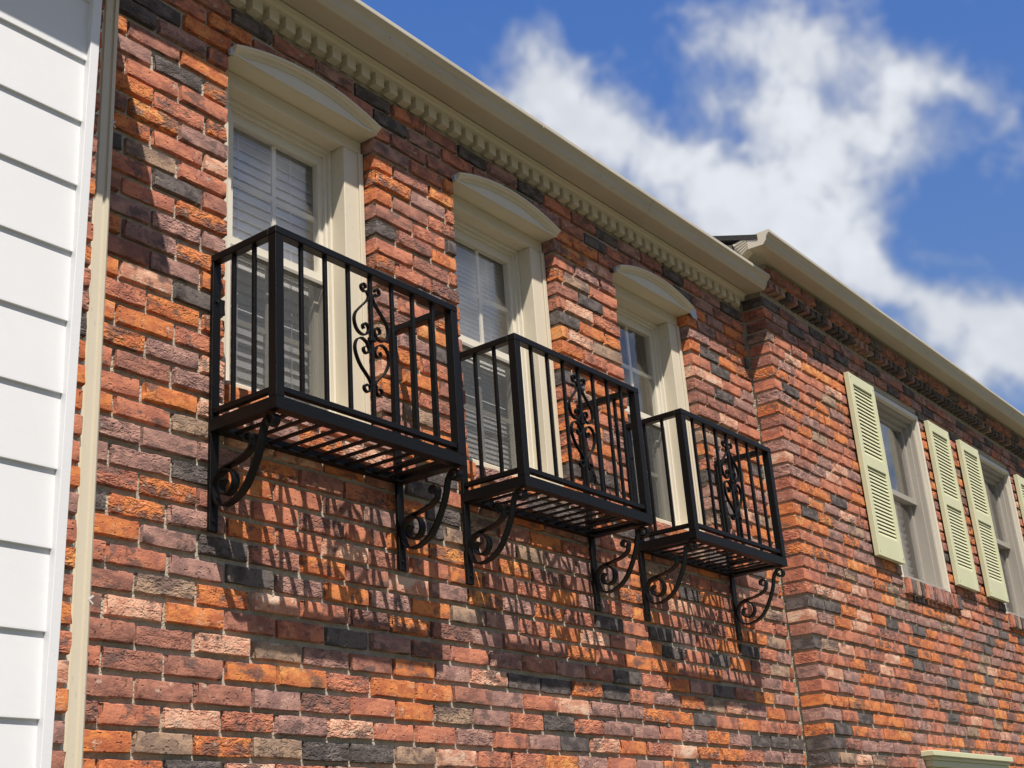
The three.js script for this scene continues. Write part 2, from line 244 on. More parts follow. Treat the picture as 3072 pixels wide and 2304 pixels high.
// lay one wall: z of its face, x limits, openings [x0, x1, y0, y1], rows
function layWall(name, label, { z, xa, xb, k0, k1, holes = [], b0, seed, rows = {}, corner = false, mortar, keep = 300 }) {
  const wall = part(name, merge(mortar), M.mortar, house); wall.userData.label = label;
  const r = rng(seed), list = [];
  for (let k = k0; k <= k1; k++) {
    const yt = k * CH, yb = yt - HB; let x = b0[k & 1] - PITCH * Math.ceil((b0[k & 1] - xa) / PITCH); const cuts = [xa];
    for (; x < xb; x += PITCH) { const j = x + (r() - 0.5) * 0.016; if (j > xa + 0.035 && j < xb - 0.035) cuts.push(j); } cuts.push(xb);
    let segs = []; for (let i = 0; i < cuts.length - 1; i++) segs.push([cuts[i], cuts[i + 1]]);
    for (const [h0, h1, hy0, hy1] of holes) {
      if (yt - 0.012 < hy0 || yb + 0.02 > hy1) continue;
      segs = segs.flatMap(([a, b]) => { if (b <= h0 || a >= h1) return [[a, b]]; const o = []; if (a < h0) o.push([a, h0 + 0.006]); if (b > h1) o.push([h1 - 0.006, b]); return o; });
      segs = segs.filter(([a, b]) => b > a + 0.012);
      // a sliver beside an opening is taken up by its neighbour
      for (let i = 0; i < segs.length; i++) { const [a, b] = segs[i]; if (b - a < 0.05) { if (i && Math.abs(segs[i - 1][1] - a) < 1e-6) { segs[i - 1][1] = b; segs.splice(i, 1); i--; } else if (segs[i + 1] && Math.abs(segs[i + 1][0] - b) < 1e-6) { segs[i + 1][0] = a; segs.splice(i, 1); i--; } } }
    }
    for (const [a, b] of segs) {
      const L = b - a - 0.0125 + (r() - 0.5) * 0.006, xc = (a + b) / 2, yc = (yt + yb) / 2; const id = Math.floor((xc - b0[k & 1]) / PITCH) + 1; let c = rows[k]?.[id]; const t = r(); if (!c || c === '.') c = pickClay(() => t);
      const atCorner = corner && a <= xa + 1e-6; const half = L < 0.14;
      const geo = atCorner ? cornerGeos[(half ? 3 : 0) + Math.floor(r() * 3)] : half ? halfGeos[Math.floor(r() * halfGeos.length)] : fullGeos[Math.floor(r() * fullGeos.length)];
      const m = brickMats[c][Math.floor(r() * 4)];
      const mat = new THREE.Matrix4().compose(new THREE.Vector3(xc, yc + (r() - 0.5) * 0.004, z + (r() - 0.5) * 0.009), new THREE.Quaternion().setFromEuler(new THREE.Euler((r() - 0.5) * 0.04, (r() - 0.5) * 0.03, (r() - 0.5) * 0.018 + (r() < 0.5 ? 0 : 0))), new THREE.Vector3(L / (half ? HALF : FULL) * (r() < 0.5 && !atCorner ? -1 : 1), 0.96 + r() * 0.06, 1));
      const c3 = new THREE.Vector3(xc, yc, z); const inView = frustum.containsPoint(c3); const d = c3.distanceTo(camP); list.push({ geo, m, mat, size: inView ? L * (camP.z - z) / d ** 3 : 0 });
    }
  }
  list.sort((a, b) => b.size - a.size);
  const near = list.filter((q, i) => i < keep && q.size > 0), rest = list.filter((q, i) => !(i < keep && q.size > 0));
  for (const q of near) { const b = part('brick', q.geo, q.m, wall); q.mat.decompose(b.position, b.quaternion, b.scale); }
  if (rest.length) {
    const by = new Map(); for (const q of rest) { let g = q.geo.clone().applyMatrix4(q.mat); if (q.mat.determinant() < 0) { g = g.toNonIndexed(); const p = g.attributes; for (const a of Object.values(p)) { const n = a.itemSize, t = a.array; for (let i = 0; i < a.count; i += 3) for (let c = 0; c < n; c++) { const s = t[(i + 1) * n + c]; t[(i + 1) * n + c] = t[(i + 2) * n + c]; t[(i + 2) * n + c] = s; } } } else g = g.toNonIndexed(); if (!by.has(q.m)) by.set(q.m, []); by.get(q.m).push(g); }
    const ms = [...by.keys()], o = part('bricks', mergeGeometries(ms.map(m => mergeGeometries(by.get(m))), true), ms, wall); o.userData.kind = 'stuff';
  }
  return wall;
}
const WIN = [[0.447, 1.163], [1.635, 2.340], [2.838, 3.530]], WY0 = 1.058, WY1 = 2.243;
const WINR = [[5.60, 6.44], [7.53, 8.37]], RY0 = 1.125, RY1 = 2.345;
const MZ = -0.0145;
{ // mortar behind the middle wall: piers and bands round the openings
  const y0 = GROUND, y1 = 2.60, mm = [], z0 = -0.30; let a = -0.17;
  mm.push(bx(-0.17, X1 + 0.02, y0, WY0 - 0.01, z0, MZ), bx(-0.17, X1 + 0.02, WY1 + 0.012, y1, z0, MZ));
  for (const [p, q] of [...WIN, [X1 + 0.032, 0]]) { mm.push(bx(a, p - 0.012, WY0 - 0.01, WY1 + 0.012, z0, MZ)); a = q + 0.012; }
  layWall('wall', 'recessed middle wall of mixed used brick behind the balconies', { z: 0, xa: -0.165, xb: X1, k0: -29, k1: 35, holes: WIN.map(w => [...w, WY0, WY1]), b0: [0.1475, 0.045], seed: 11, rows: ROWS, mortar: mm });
}
{ // right wing
  const y0 = GROUND, y1 = 2.76, mm = [], z1 = ZW + MZ, z0 = -0.30; let a = X1 + 0.016; const xe = 10.2;
  mm.push(bx(a, xe, y0, RY0 - 0.01, z0, z1), bx(a, xe, RY1 + 0.012, y1, z0, z1));
  for (const [p, q] of [...WINR, [xe + 0.012, 0]]) { mm.push(bx(a, p - 0.012, RY0 - 0.01, RY1 + 0.012, z0, z1)); a = q + 0.012; }
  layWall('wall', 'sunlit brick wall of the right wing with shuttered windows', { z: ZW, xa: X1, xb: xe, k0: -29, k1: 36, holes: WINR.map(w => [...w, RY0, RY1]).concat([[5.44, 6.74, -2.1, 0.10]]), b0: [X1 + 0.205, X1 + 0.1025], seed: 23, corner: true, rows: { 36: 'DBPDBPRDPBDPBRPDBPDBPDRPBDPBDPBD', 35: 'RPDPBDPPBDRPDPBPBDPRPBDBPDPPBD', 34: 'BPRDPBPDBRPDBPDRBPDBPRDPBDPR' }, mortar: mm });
}
layWall('wall', 'narrow ragged brick edge between white siding and downspout', { z: ZW, xa: -0.52, xb: -0.134, k0: -29, k1: 33, b0: [-0.25, -0.345], seed: 37, mortar: [bx(-0.52, -0.148, GROUND, 2.3, -0.3, ZW + MZ)], keep: 80 });

// eaves of the middle part: soffit, frieze with dentils, ogee gutter
const EX = -0.6;
const friezeP = part('frieze', merge([bx(EX, 4.165, 2.476, 2.537, -0.03, -0.001), bx(EX, 4.165, 2.511, 2.5365, -0.0012, 0.037), alongX([[0.031, 2.536], [0.031, 2.524], [0.0375, 2.5235], [0.044, 2.536]], EX, 4.1652)]), M.cream, house);
{ const dg = rbx(0, 0.046, 2.4605, 2.5112, -0.0012, 0.0365, 0.0012); for (let x = -0.575; x < 4.10; x += 0.0785) { const d = part('dentil', dg, M.cream, friezeP); d.position.x = x; } }
part('soffit', bx(EX, 4.168, 2.5365, 2.55, -0.02, 0.062), M.cream, house);
function gutter(x0, x1, zb, yb) {   // zb, yb: back lower edge
  const pr = [[0, 0.07], [0, 0], [0.089, -0.004], [0.0915, -0.003], [0.0975, 0.004], [0.104, 0.0115], [0.1085, 0.019], [0.111, 0.0265], [0.1135, 0.0335], [0.1185, 0.041], [0.1255, 0.048], [0.132, 0.0535], [0.1358, 0.0565], [0.1366, 0.0595], [0.1364, 0.0735], [0.1345, 0.0765], [0.131, 0.0768], [0.128, 0.075], [0.131, 0.0735], [0.1335, 0.071], [0.1325, 0.0588], [0.122, 0.0500], [0.110, 0.036], [0.105, 0.018], [0.0905, 0.0005], [0.004, 0.006], [0.004, 0.07]];
  return alongX(pr.map(([z, y]) => [zb + z, yb + y]), x0, x1);
}
{ const g = part('gutter', gutter(EX, 4.155, 0.0755, 2.529), M.gutter, house); g.userData.label = 'cream ogee gutter over the dentil frieze'; for (const x of [0.62, 2.93]) part('seam', gutter(x, x + 0.016, 0.0764, 2.5282), M.gutter, g); part('hanger', bx(2.02, 2.024, 2.58, 2.5985, 0.078, 0.2125), M.gutter, g); part('end_cap', bx(4.1555, 4.158, 2.53, 2.59, 0.077, 0.17), M.gutter, g); }
// fascia and roofs
part('fascia', bx(EX, 4.16, 2.572, 2.62, 0.03, 0.0745), M.cream, house);
const roofPlane = (x0, x1, z, y, run, rise, th = 0.03) => alongX([[z, y], [z, y + th], [z - run, y + rise + th], [z - run, y + rise]], x0, x1);
part('roof', roofPlane(EX, 4.19, 0.10, 2.622, 3.5, 1.5), M.shingle, house);

// right wing eaves: corbelled brick dentils, gutter, roof edge
{
  const zc = 0.203, gx = 3.935; const r = rng(77);
  const cor = part('brick_cornice', merge([bx(X1 + 0.01, 10.2, 2.606, 2.70, 0.0, zc - 0.03)]), M.mortar, house);
  let i = 0;
  for (let x = X1 + 0.01; x < 9.4; x += 0.0785, i++) { // brick ends standing out as teeth
    const b = part('dentil_brick', halfGeos[i % 7], brickMats['DDPDDG'[Math.floor(r() * 6)]][i % 3], cor); b.position.set(x + 0.03, 2.581 + (r() - 0.5) * 0.004, zc - 0.026 + (r() - 0.5) * 0.006); b.scale.set(0.53, 0.86, 1.0);
  }
  i = 0; for (let x = X1; x < 9.6; x += 0.2, i++) { const b = part('brick', fullGeos[i % 12], brickMats['BDPDB'[Math.floor(r() * 5)]][i % 3], cor); b.position.set(x + 0.1, 2.639, zc - 0.004 + (r() - 0.5) * 0.004); b.scale.set(0.98, 1.02, 1.9); }
  const g = part('gutter', gutter(gx, 10.4, 0.2045, 2.682), M.gutter, house); g.userData.label = 'cream gutter along the right wing eave';
  for (const x of [5.9, 8.1]) part('seam', gutter(x, x + 0.016, 0.2054, 2.6812), M.gutter, g);
  part('end_cap', alongX([[0.2055, 2.683], [0.2055, 2.755], [0.340, 2.757], [0.339, 2.741], [0.324, 2.731], [0.3175, 2.716], [0.315, 2.702], [0.296, 2.680]], gx - 0.003, gx - 0.0005), M.cream, g);
  part('fascia', bx(gx + 0.01, 10.4, 2.70, 2.735, 0.12, 0.2035), M.cream, house);
  part('roof', roofPlane(gx - 0.006, 10.4, 0.27, 2.718, 3.6, 1.2), M.shingle, house);
  part('roof_end_board', alongX([[0.10, 2.72], [0.10, 2.758], [-0.3, 2.89], [-0.3, 2.84], [0.0, 2.72]], gx + 0.03, gx + 0.05), M.cream, house);
  part('eave_return', alongX([[0.086, 2.752], [0.144, 2.745], [0.183, 2.728], [0.18, 2.709], [0.10, 2.698], [-0.1, 2.698], [-0.1, 2.77]], X1 - 0.022, X1 - 0.004), M.siding, house);
  // ribbed downspout elbow turning away from the gutter's end
  const el = part('downspout_elbow', alongX([[0.2035, 2.757], [0.118, 2.742], [0.166, 2.656], [0.2035, 2.684]], gx, gx + 0.062), M.cream, house);
  for (let k = 0; k < 5; k++) { const f = (k + 0.5) / 5, l = [0.119 + 0.046 * f, 2.739 - 0.08 * f], t = 0.0032; part('rib', alongX([[l[0], l[1]], [l[0] + 0.002, l[1] - t * 1.6], [0.2025, 2.7525 - 0.066 * f - t], [0.2025, 2.7525 - 0.066 * f + t]], gx - 0.004, gx - 0.0005), M.cream, el); }
}
// left bay roof: its overhang shades the top of the siding and the wall beside the downspout
part('roof', merge([bx(-6, -0.057, 2.252, 2.276, -0.30, 0.45), alongX([[0.44, 2.2765], [0.44, 2.33], [-0.3, 2.62], [-0.3, 2.2765]], -6, -0.42)]), M.cream, house);

// downspout in the corner beside the siding
{
  const prof = []; const w = 0.078, d = 0.056, zf = 0.064; // ribbed front
  const fr = [[0, 0], [0.008, 0.004], [0.016, 0.004], [0.019, 0], [0.026, 0], [0.029, 0.004], [0.049, 0.004], [0.052, 0], [0.059, 0], [0.062, 0.004], [0.07, 0.004], [0.078, 0]];
  fr.forEach(([x, z]) => prof.push([-0.120 + x, zf - 0.004 + z * 1.6])); prof.push([-0.042, zf - d], [-0.120, zf - d]);
  const s = new THREE.Shape(prof.map(([x, z]) => new THREE.Vector2(x, -z))); const g = new THREE.ExtrudeGeometry(s, { depth: 2.515 - GROUND - 0.05, bevelEnabled: false }); g.rotateX(-Math.PI / 2); g.translate(0, GROUND + 0.05, 0);
  const o = part('downspout', metric(unindex(g)), M.cream, house); o.userData.label = 'ribbed cream downspout beside the white siding';
  for (const y of [0.31, 1.72]) { // strap ends wedged behind the pipe
    const sh = new THREE.Shape([[-0.041, 0.012], [-0.025, 0], [-0.041, -0.013], [-0.0435, -0.009], [-0.032, 0], [-0.0435, 0.009]].map(p => new THREE.Vector2(...p)));
    for (const m of [1, -1]) { const q = new THREE.ExtrudeGeometry(sh, { depth: 0.0025, bevelEnabled: false }); if (m < 0) q.rotateZ(Math.PI); q.translate(-0.081, y, zf + 0.0005); part('strap', metric(unindex(q)), M.caulk, o); }
  }
}

// ------------------------------------------------------------------ windows
const lite = (parent, x0, x1, y0, y1, z) => part('pane', bx(x0, x1, y0, y1, z, z + 0.003), M.glass, parent);
function balconyWindow(x0, x1, kind, label) {
  const w = groupPart('window', house); w.userData.label = label;
  const c0 = x0 + 0.056, c1 = x1 - 0.101, yh = 2.186, ys = WY0;
  // casings with a raised outer edge, head and sill
  part('casing', merge([rbx(c1, x1 - 0.004, ys, yh - 0.0015, -0.15, -0.06), rbx(x1 - 0.026, x1 - 0.0035, ys, yh - 0.002, -0.0595, -0.052, 0.002)]), M.cream, w);
  part('casing', merge([rbx(x0 + 0.004, c0, ys, yh - 0.0015, -0.15, -0.06), rbx(x0 + 0.0035, x0 + 0.026, ys, yh - 0.002, -0.0595, -0.052, 0.002)]), M.cream, w);
  part('head_casing', rbx(x0 + 0.004, x1 - 0.004, yh, 2.2385, -0.15, -0.0602), M.cream, w);
  part('sill', alongX([[-0.20, ys - 0.004], [-0.20, ys + 0.052], [-0.112, ys + 0.050], [-0.048, ys + 0.03], [-0.044, ys + 0.026], [-0.044, ys - 0.004]], c0 + 0.001, c1 - 0.001), M.cream, w);
  // stepped window frame
  const zf = -0.124, fr = [], a = x0 + 0.135, b = x1 - 0.128, top = yh - 0.028, mid = 1.652, zs = zf - 0.026;
  for (const [o, z] of [[0, zf], [1, zf - 0.012]]) {
    const l0 = c0 + 0.001 + o * (a - c0) / 2, l1 = l0 + (a - c0) / 2 - 0.0012, r1 = c1 - 0.001 - o * (c1 - b) / 2, r0 = r1 - (c1 - b) / 2 + 0.0012, t1 = yh - 0.001 - o * 0.0135;
    fr.push(bx(l0, l1, ys + 0.054, t1, z - 0.06, z), bx(r0, r1, ys + 0.054, t1, z - 0.06, z), bx(l1, r0, t1 - 0.0125, t1, z - 0.06, z - 0.0003));
  }
  part('frame', merge(fr), M.sash, w);
  // sashes
  const sash = (y0, y1, z, bot, tp) => { const st = 0.02; const g = [bx(a - 0.004, a + st, y0, y1, z - 0.028, z), bx(b - st, b + 0.004, y0, y1, z - 0.028, z), bx(a + st, b - st, y0, y0 + bot, z - 0.028, z - 0.0003), bx(a + st, b - st, y1 - tp, y1, z - 0.028, z - 0.0003)]; const m = part('sash', merge(g), M.sash, w);
    const gx0 = a + st, gx1 = b - st, gy0 = y0 + bot, gy1 = y1 - tp, cx = (gx0 + gx1) / 2, cy = (gy0 + gy1) / 2, mu = 0.009;
    lite(w, gx0, gx1, gy0, gy1, z - 0.014);
    part('muntin', bx(cx - mu, cx + mu, gy0, gy1, z - 0.0235, z - 0.0155), M.sash, w); part('muntin', merge([bx(gx0, cx - mu, cy - mu, cy + mu, z - 0.0235, z - 0.0155), bx(cx + mu, gx1, cy - mu, cy + mu, z - 0.0235, z - 0.0155)]), M.sash, w); };
  sash(mid - 0.02, top, zs, 0.036, 0.038); sash(ys + 0.054, mid + 0.01, zs - 0.031, 0.03, 0.03);
  // half screen in front of the lower sash
  part('screen_frame', merge([bx(a - 0.008, a + 0.004, ys + 0.056, mid - 0.022, zf - 0.024, zf - 0.0125), bx(b - 0.004, b + 0.008, ys + 0.056, mid - 0.022, zf - 0.024, zf - 0.0125), bx(a + 0.004, b - 0.004, mid - 0.034, mid - 0.022, zf - 0.024, zf - 0.0127)]), M.frame, w);
  part('screen', bx(a + 0.004, b - 0.004, ys + 0.056, mid - 0.034, zf - 0.020, zf - 0.0195), M.screen, w);
  // blinds
  const zb = -0.238, pit = kind === 0 ? 0.04 : 0.022, yl = kind === 2 ? 1.86 : ys + 0.06;
  const sg = new THREE.BoxGeometry(b - a + 0.13, pit * 1.3, 0.0025); sg.rotateX(kind === 0 ? -0.26 : -0.3); metric(sg);
  if (kind < 2) for (let y = 2.15; y > yl; y -= pit) { const s = part('blind_slat', sg, M.blind, w); s.position.set((a + b) / 2 + 0.035, y, zb); }
  if (kind < 2) for (const t of [0.22, 0.78]) part('blind_cord', bx(a + (b - a) * t - 0.0012, a + (b - a) * t + 0.0012, yl, 2.13, zb + 0.024, zb + 0.0255), M.blind, w);
  part('room_lining', merge([bx(x0 - 0.03, x1 + 0.6, ys, 2.2, -0.92, -0.9), bx(x0 - 0.03, x0 - 0.012, ys, 2.2, -0.9, -0.302), bx(x1 + 0.58, x1 + 0.6, ys, 2.2, -0.9, -0.302), bx(x0 - 0.03, x1 + 0.6, 2.2, 2.22, -0.92, -0.302), bx(x0 - 0.03, x1 + 0.6, ys - 0.02, ys, -0.92, -0.302)]), M.room, w);
  // arched hood
  const h = groupPart('window_hood', house); const cx = (x0 + x1) / 2, hw = (x1 - x0) / 2 - 0.002, sag = 0.06, R = (hw * hw + sag * sag) / (2 * sag), y0 = 2.250, cy = y0 + sag - R, a0 = Math.asin(hw / R);
  const arc = (dr, n = 28) => Array.from({ length: n + 1 }, (_, i) => { const t = -a0 + 2 * a0 * i / n; return [cx + (R + dr) * Math.sin(t), cy + (R + dr) * Math.cos(t)]; });
  { const s = new THREE.Shape([[x0 + 0.002, 2.2435], ...arc(0.0), [x1 - 0.002, 2.2435]].map(p => new THREE.Vector2(...p))); const g = new THREE.ExtrudeGeometry(s, { depth: 0.008, bevelEnabled: false }); g.translate(0, 0, 0.0075); part('tympanum', metric(unindex(g)), M.cream, h); }
  part('hood_soffit', merge([bx(x0 + 0.003, x1 - 0.003, 2.2392, 2.2434, -0.125, 0.012), bx(x0 + 0.001, x1 - 0.001, 2.2395, 2.2475, 0.0125, 0.022)]), M.cream, h);
  { // arched moulding swept along the arc: section in (radial, z)
    const sec = [[-0.012, 0.0], [-0.012, 0.018], [-0.006, 0.0215], [-0.002, 0.027], [0.0, 0.034], [0.006, 0.037], [0.009, 0.043], [0.0165, 0.0445], [0.0185, 0.042], [0.0185, -0.002]]; const n = 32, pos = [], idx = [];
    for (let i = 0; i <= n; i++) { const t = -a0 + 2 * a0 * i / n; for (const [r, z] of sec) pos.push(cx + (R + r) * Math.sin(t), cy + (R + r) * Math.cos(t), z); }
    const m = sec.length; for (let i = 0; i < n; i++) for (let k = 0; k < m - 1; k++) { const p = i * m + k; idx.push(p, p + m, p + 1, p + 1, p + m, p + m + 1); } for (const e of [0, n * m]) for (let k = 1; k < m - 1; k++) idx.push(e, e + k, e + k + 1);
    let g = new THREE.BufferGeometry(); g.setAttribute('position', new THREE.Float32BufferAttribute(pos, 3)); g.setIndex(idx); g = g.toNonIndexed(); g.computeVertexNormals(); part('arch_moulding', metric(g), M.cream, h);
  }
  // scraps of flashing at the springing points
  part('flashing', rbx(x0 - 0.012, x0 + 0.006, 2.238, 2.262, 0.006, 0.026, 0.005), M.metal, h);
  if (kind === 2) { const s = new THREE.Shape([[0, 0.0], [0.03, 0.026], [0.085, 0.024], [0.09, -0.034], [0.045, -0.032]].map(p => new THREE.Vector2(...p))); const g = new THREE.ExtrudeGeometry(s, { depth: 0.003, bevelEnabled: false }); g.translate(x1 - 0.005, 2.262, 0.0085); part('flashing', metric(unindex(g)), M.metal, h); part('rivet', new THREE.SphereGeometry(0.004, 8, 6).translate(x1 + 0.065, 2.25, 0.0115), M.caulk, h); }
}
balconyWindow(...WIN[0], 0, 'balcony window nearest the downspout, wide white blinds inside');
balconyWindow(...WIN[1], 1, 'middle balcony window with narrow blinds inside');
balconyWindow(...WIN[2], 2, 'balcony window nearest the inside corner, mirroring the sky');

function wingWindow(x0, x1, blindY, label) {
  const w = groupPart('window', house); w.userData.label = label; const y0 = RY0, y1 = RY1, zo = ZW;
  const ring = (o, t, z, d, b = 0) => [bx(x0 + o, x0 + o + t, y0 + b, y1 - o, z - d, z), bx(x1 - o - t, x1 - o, y0 + b, y1 - o, z - d, z), bx(x0 + o + t, x1 - o - t, y1 - o - t, y1 - o, z - d, z - 0.0003)];
  part('casing', merge(ring(0.004, 0.032, zo - 0.004, 0.11)), M.sash, w);
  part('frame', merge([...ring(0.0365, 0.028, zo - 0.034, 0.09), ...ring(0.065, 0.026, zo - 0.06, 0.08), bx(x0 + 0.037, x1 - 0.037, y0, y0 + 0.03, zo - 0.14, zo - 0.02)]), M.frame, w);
  const a = x0 + 0.0915, b = x1 - 0.0915, mid = 1.735, z = zo - 0.088;
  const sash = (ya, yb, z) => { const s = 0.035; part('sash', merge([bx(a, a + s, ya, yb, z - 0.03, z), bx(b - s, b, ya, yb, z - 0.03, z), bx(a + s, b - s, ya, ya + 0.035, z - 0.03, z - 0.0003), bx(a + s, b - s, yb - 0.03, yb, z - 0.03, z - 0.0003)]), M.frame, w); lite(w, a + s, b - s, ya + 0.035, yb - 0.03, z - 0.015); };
  sash(mid - 0.015, y1 - 0.0915, z); sash(y0 + 0.031, mid + 0.018, z - 0.034);
  const sg = new THREE.BoxGeometry(b - a - 0.02, 0.045, 0.0025); sg.rotateX(0.6); metric(sg);
  for (let y = blindY; y > y0 + 0.05; y -= 0.045) { const s = part('blind_slat', sg, M.blind, w); s.position.set((a + b) / 2, y, zo - 0.20); }
  part('room_lining', merge([bx(a - 0.02, b + 0.02, y0, y1, -0.62, -0.6), bx(a - 0.04, a - 0.02, y0, y1, -0.6, zo - 0.155), bx(b + 0.02, b + 0.04, y0, y1, -0.6, zo - 0.155), bx(a - 0.04, b + 0.04, y1, y1 + 0.015, -0.62, zo - 0.155), bx(a - 0.04, b + 0.04, y0 - 0.02, y0, -0.62, zo - 0.155)]), M.room, w);
  // rowlock sill of bricks on edge
  const sill = part('brick_sill', bx(x0 - 0.01, x1 + 0.05, y0 - 0.098, y0 - 0.006, -0.02, zo + 0.004), M.mortar, house); const r = rng(Math.floor(x0 * 100));
  let i = 0; for (let x = x0 - 0.012; x < x1 + 0.045; x += 0.0715, i++) { const bk = part('brick', halfGeos[i % 7], brickMats['RDGDRPBPBPB'[i % 11]][i % 3], sill); bk.rotation.set(0, (r() - 0.5) * 0.04, Math.PI / 2 + (r() - 0.5) * 0.03); bk.position.set(x + 0.036, y0 - 0.054, zo + 0.030 + (r() - 0.5) * 0.004); }
}
wingWindow(...WINR[0], 1.70, 'right wing window with blinds below its meeting rail');
wingWindow(...WINR[1], 1.3, 'farther right wing window, partly cut by the frame');

{ // pale cornice over an opening at the foot of the right wing
  const x0 = 5.40, x1 = 6.78, y = 0.11, z = ZW; const steps = [[0, 0.03, 0.072], [0.03, 0.05, 0.055], [0.05, 0.085, 0.045], [0.085, 0.20, 0.028]], g = [];
  for (const [a, b, d] of steps) { const e = 0.072 - d; g.push(rbx(x0 + e, x1 - e, y - b, y - a - 0.0004, z - 0.06, z + d, 0.004)); }
  const c = part('door_cornice', merge(g), M.shutter, house); c.userData.label = 'pale green moulded cornice at the bottom of the right wing';
  part('door_panel', merge([bx(x0 + 0.06, x1 - 0.06, GROUND, y - 0.2, z - 0.12, z + 0.018)]), M.shutter, house);
}

// ------------------------------------------------------------------ shutters
function makeShutter() {
  const o = thing('shutter', '', 'shutter', 'pale green louvred shutters of the right wing'); const W = 0.385, y0 = 1.187, y1 = 2.3185, z0 = 0, z1 = 0.032, st = 0.048;
  for (const x of [0, W - st]) part('stile', rbx(x, x + st, y0, y1, z0, z1, 0.003), M.shutter, o);
  for (const [a, b] of [[y0 + 0.0003, 1.316], [1.735, 1.806], [2.252, y1 - 0.0003]]) part('rail', rbx(st + 0.0003, W - st - 0.0003, a, b, z0 + 0.001, z1 - 0.0012, 0.002), M.shutter, o);
  const lg = new THREE.BoxGeometry(W - 2 * st + 0.004, 0.0165, 0.0048); lg.rotateX(-0.32); metric(lg);
  for (const [a, b] of [[1.316, 1.735], [1.806, 2.252]]) { const n = 18; for (let i = 0; i < n; i++) { const l = part('louver', lg, M.shutter, o); l.position.set(W / 2, a + (i + 0.5) * (b - a) / n, 0.0195); } }
  for (const [x, y] of [[0.02, 2.29], [W - 0.02, 2.29], [0.02, 1.215], [W - 0.02, 1.215]]) part('screw', new THREE.CylinderGeometry(0.004, 0.004, 0.003, 8).rotateX(Math.PI / 2).translate(x, y, z1 + 0.001), M.metal, o);
  return o;
}
const sh0 = makeShutter();
[[5.182, 'pale green louvred shutter nearest the wing corner, left of the first wing window'], [6.498, 'pale green louvred shutter just right of the first wing window'], [7.116, 'pale green louvred shutter just left of the farther wing window'], [8.416, 'pale green louvred shutter cut off by the right edge of the photo']].forEach(([x, l], i) => {
  const o = i ? sh0.clone() : sh0; if (i) { o.name = numbered('shutter'); o.userData = { ...sh0.userData }; scene.add(o); } o.userData.label = l; o.position.set(x, 0, ZW + 0.010);
});

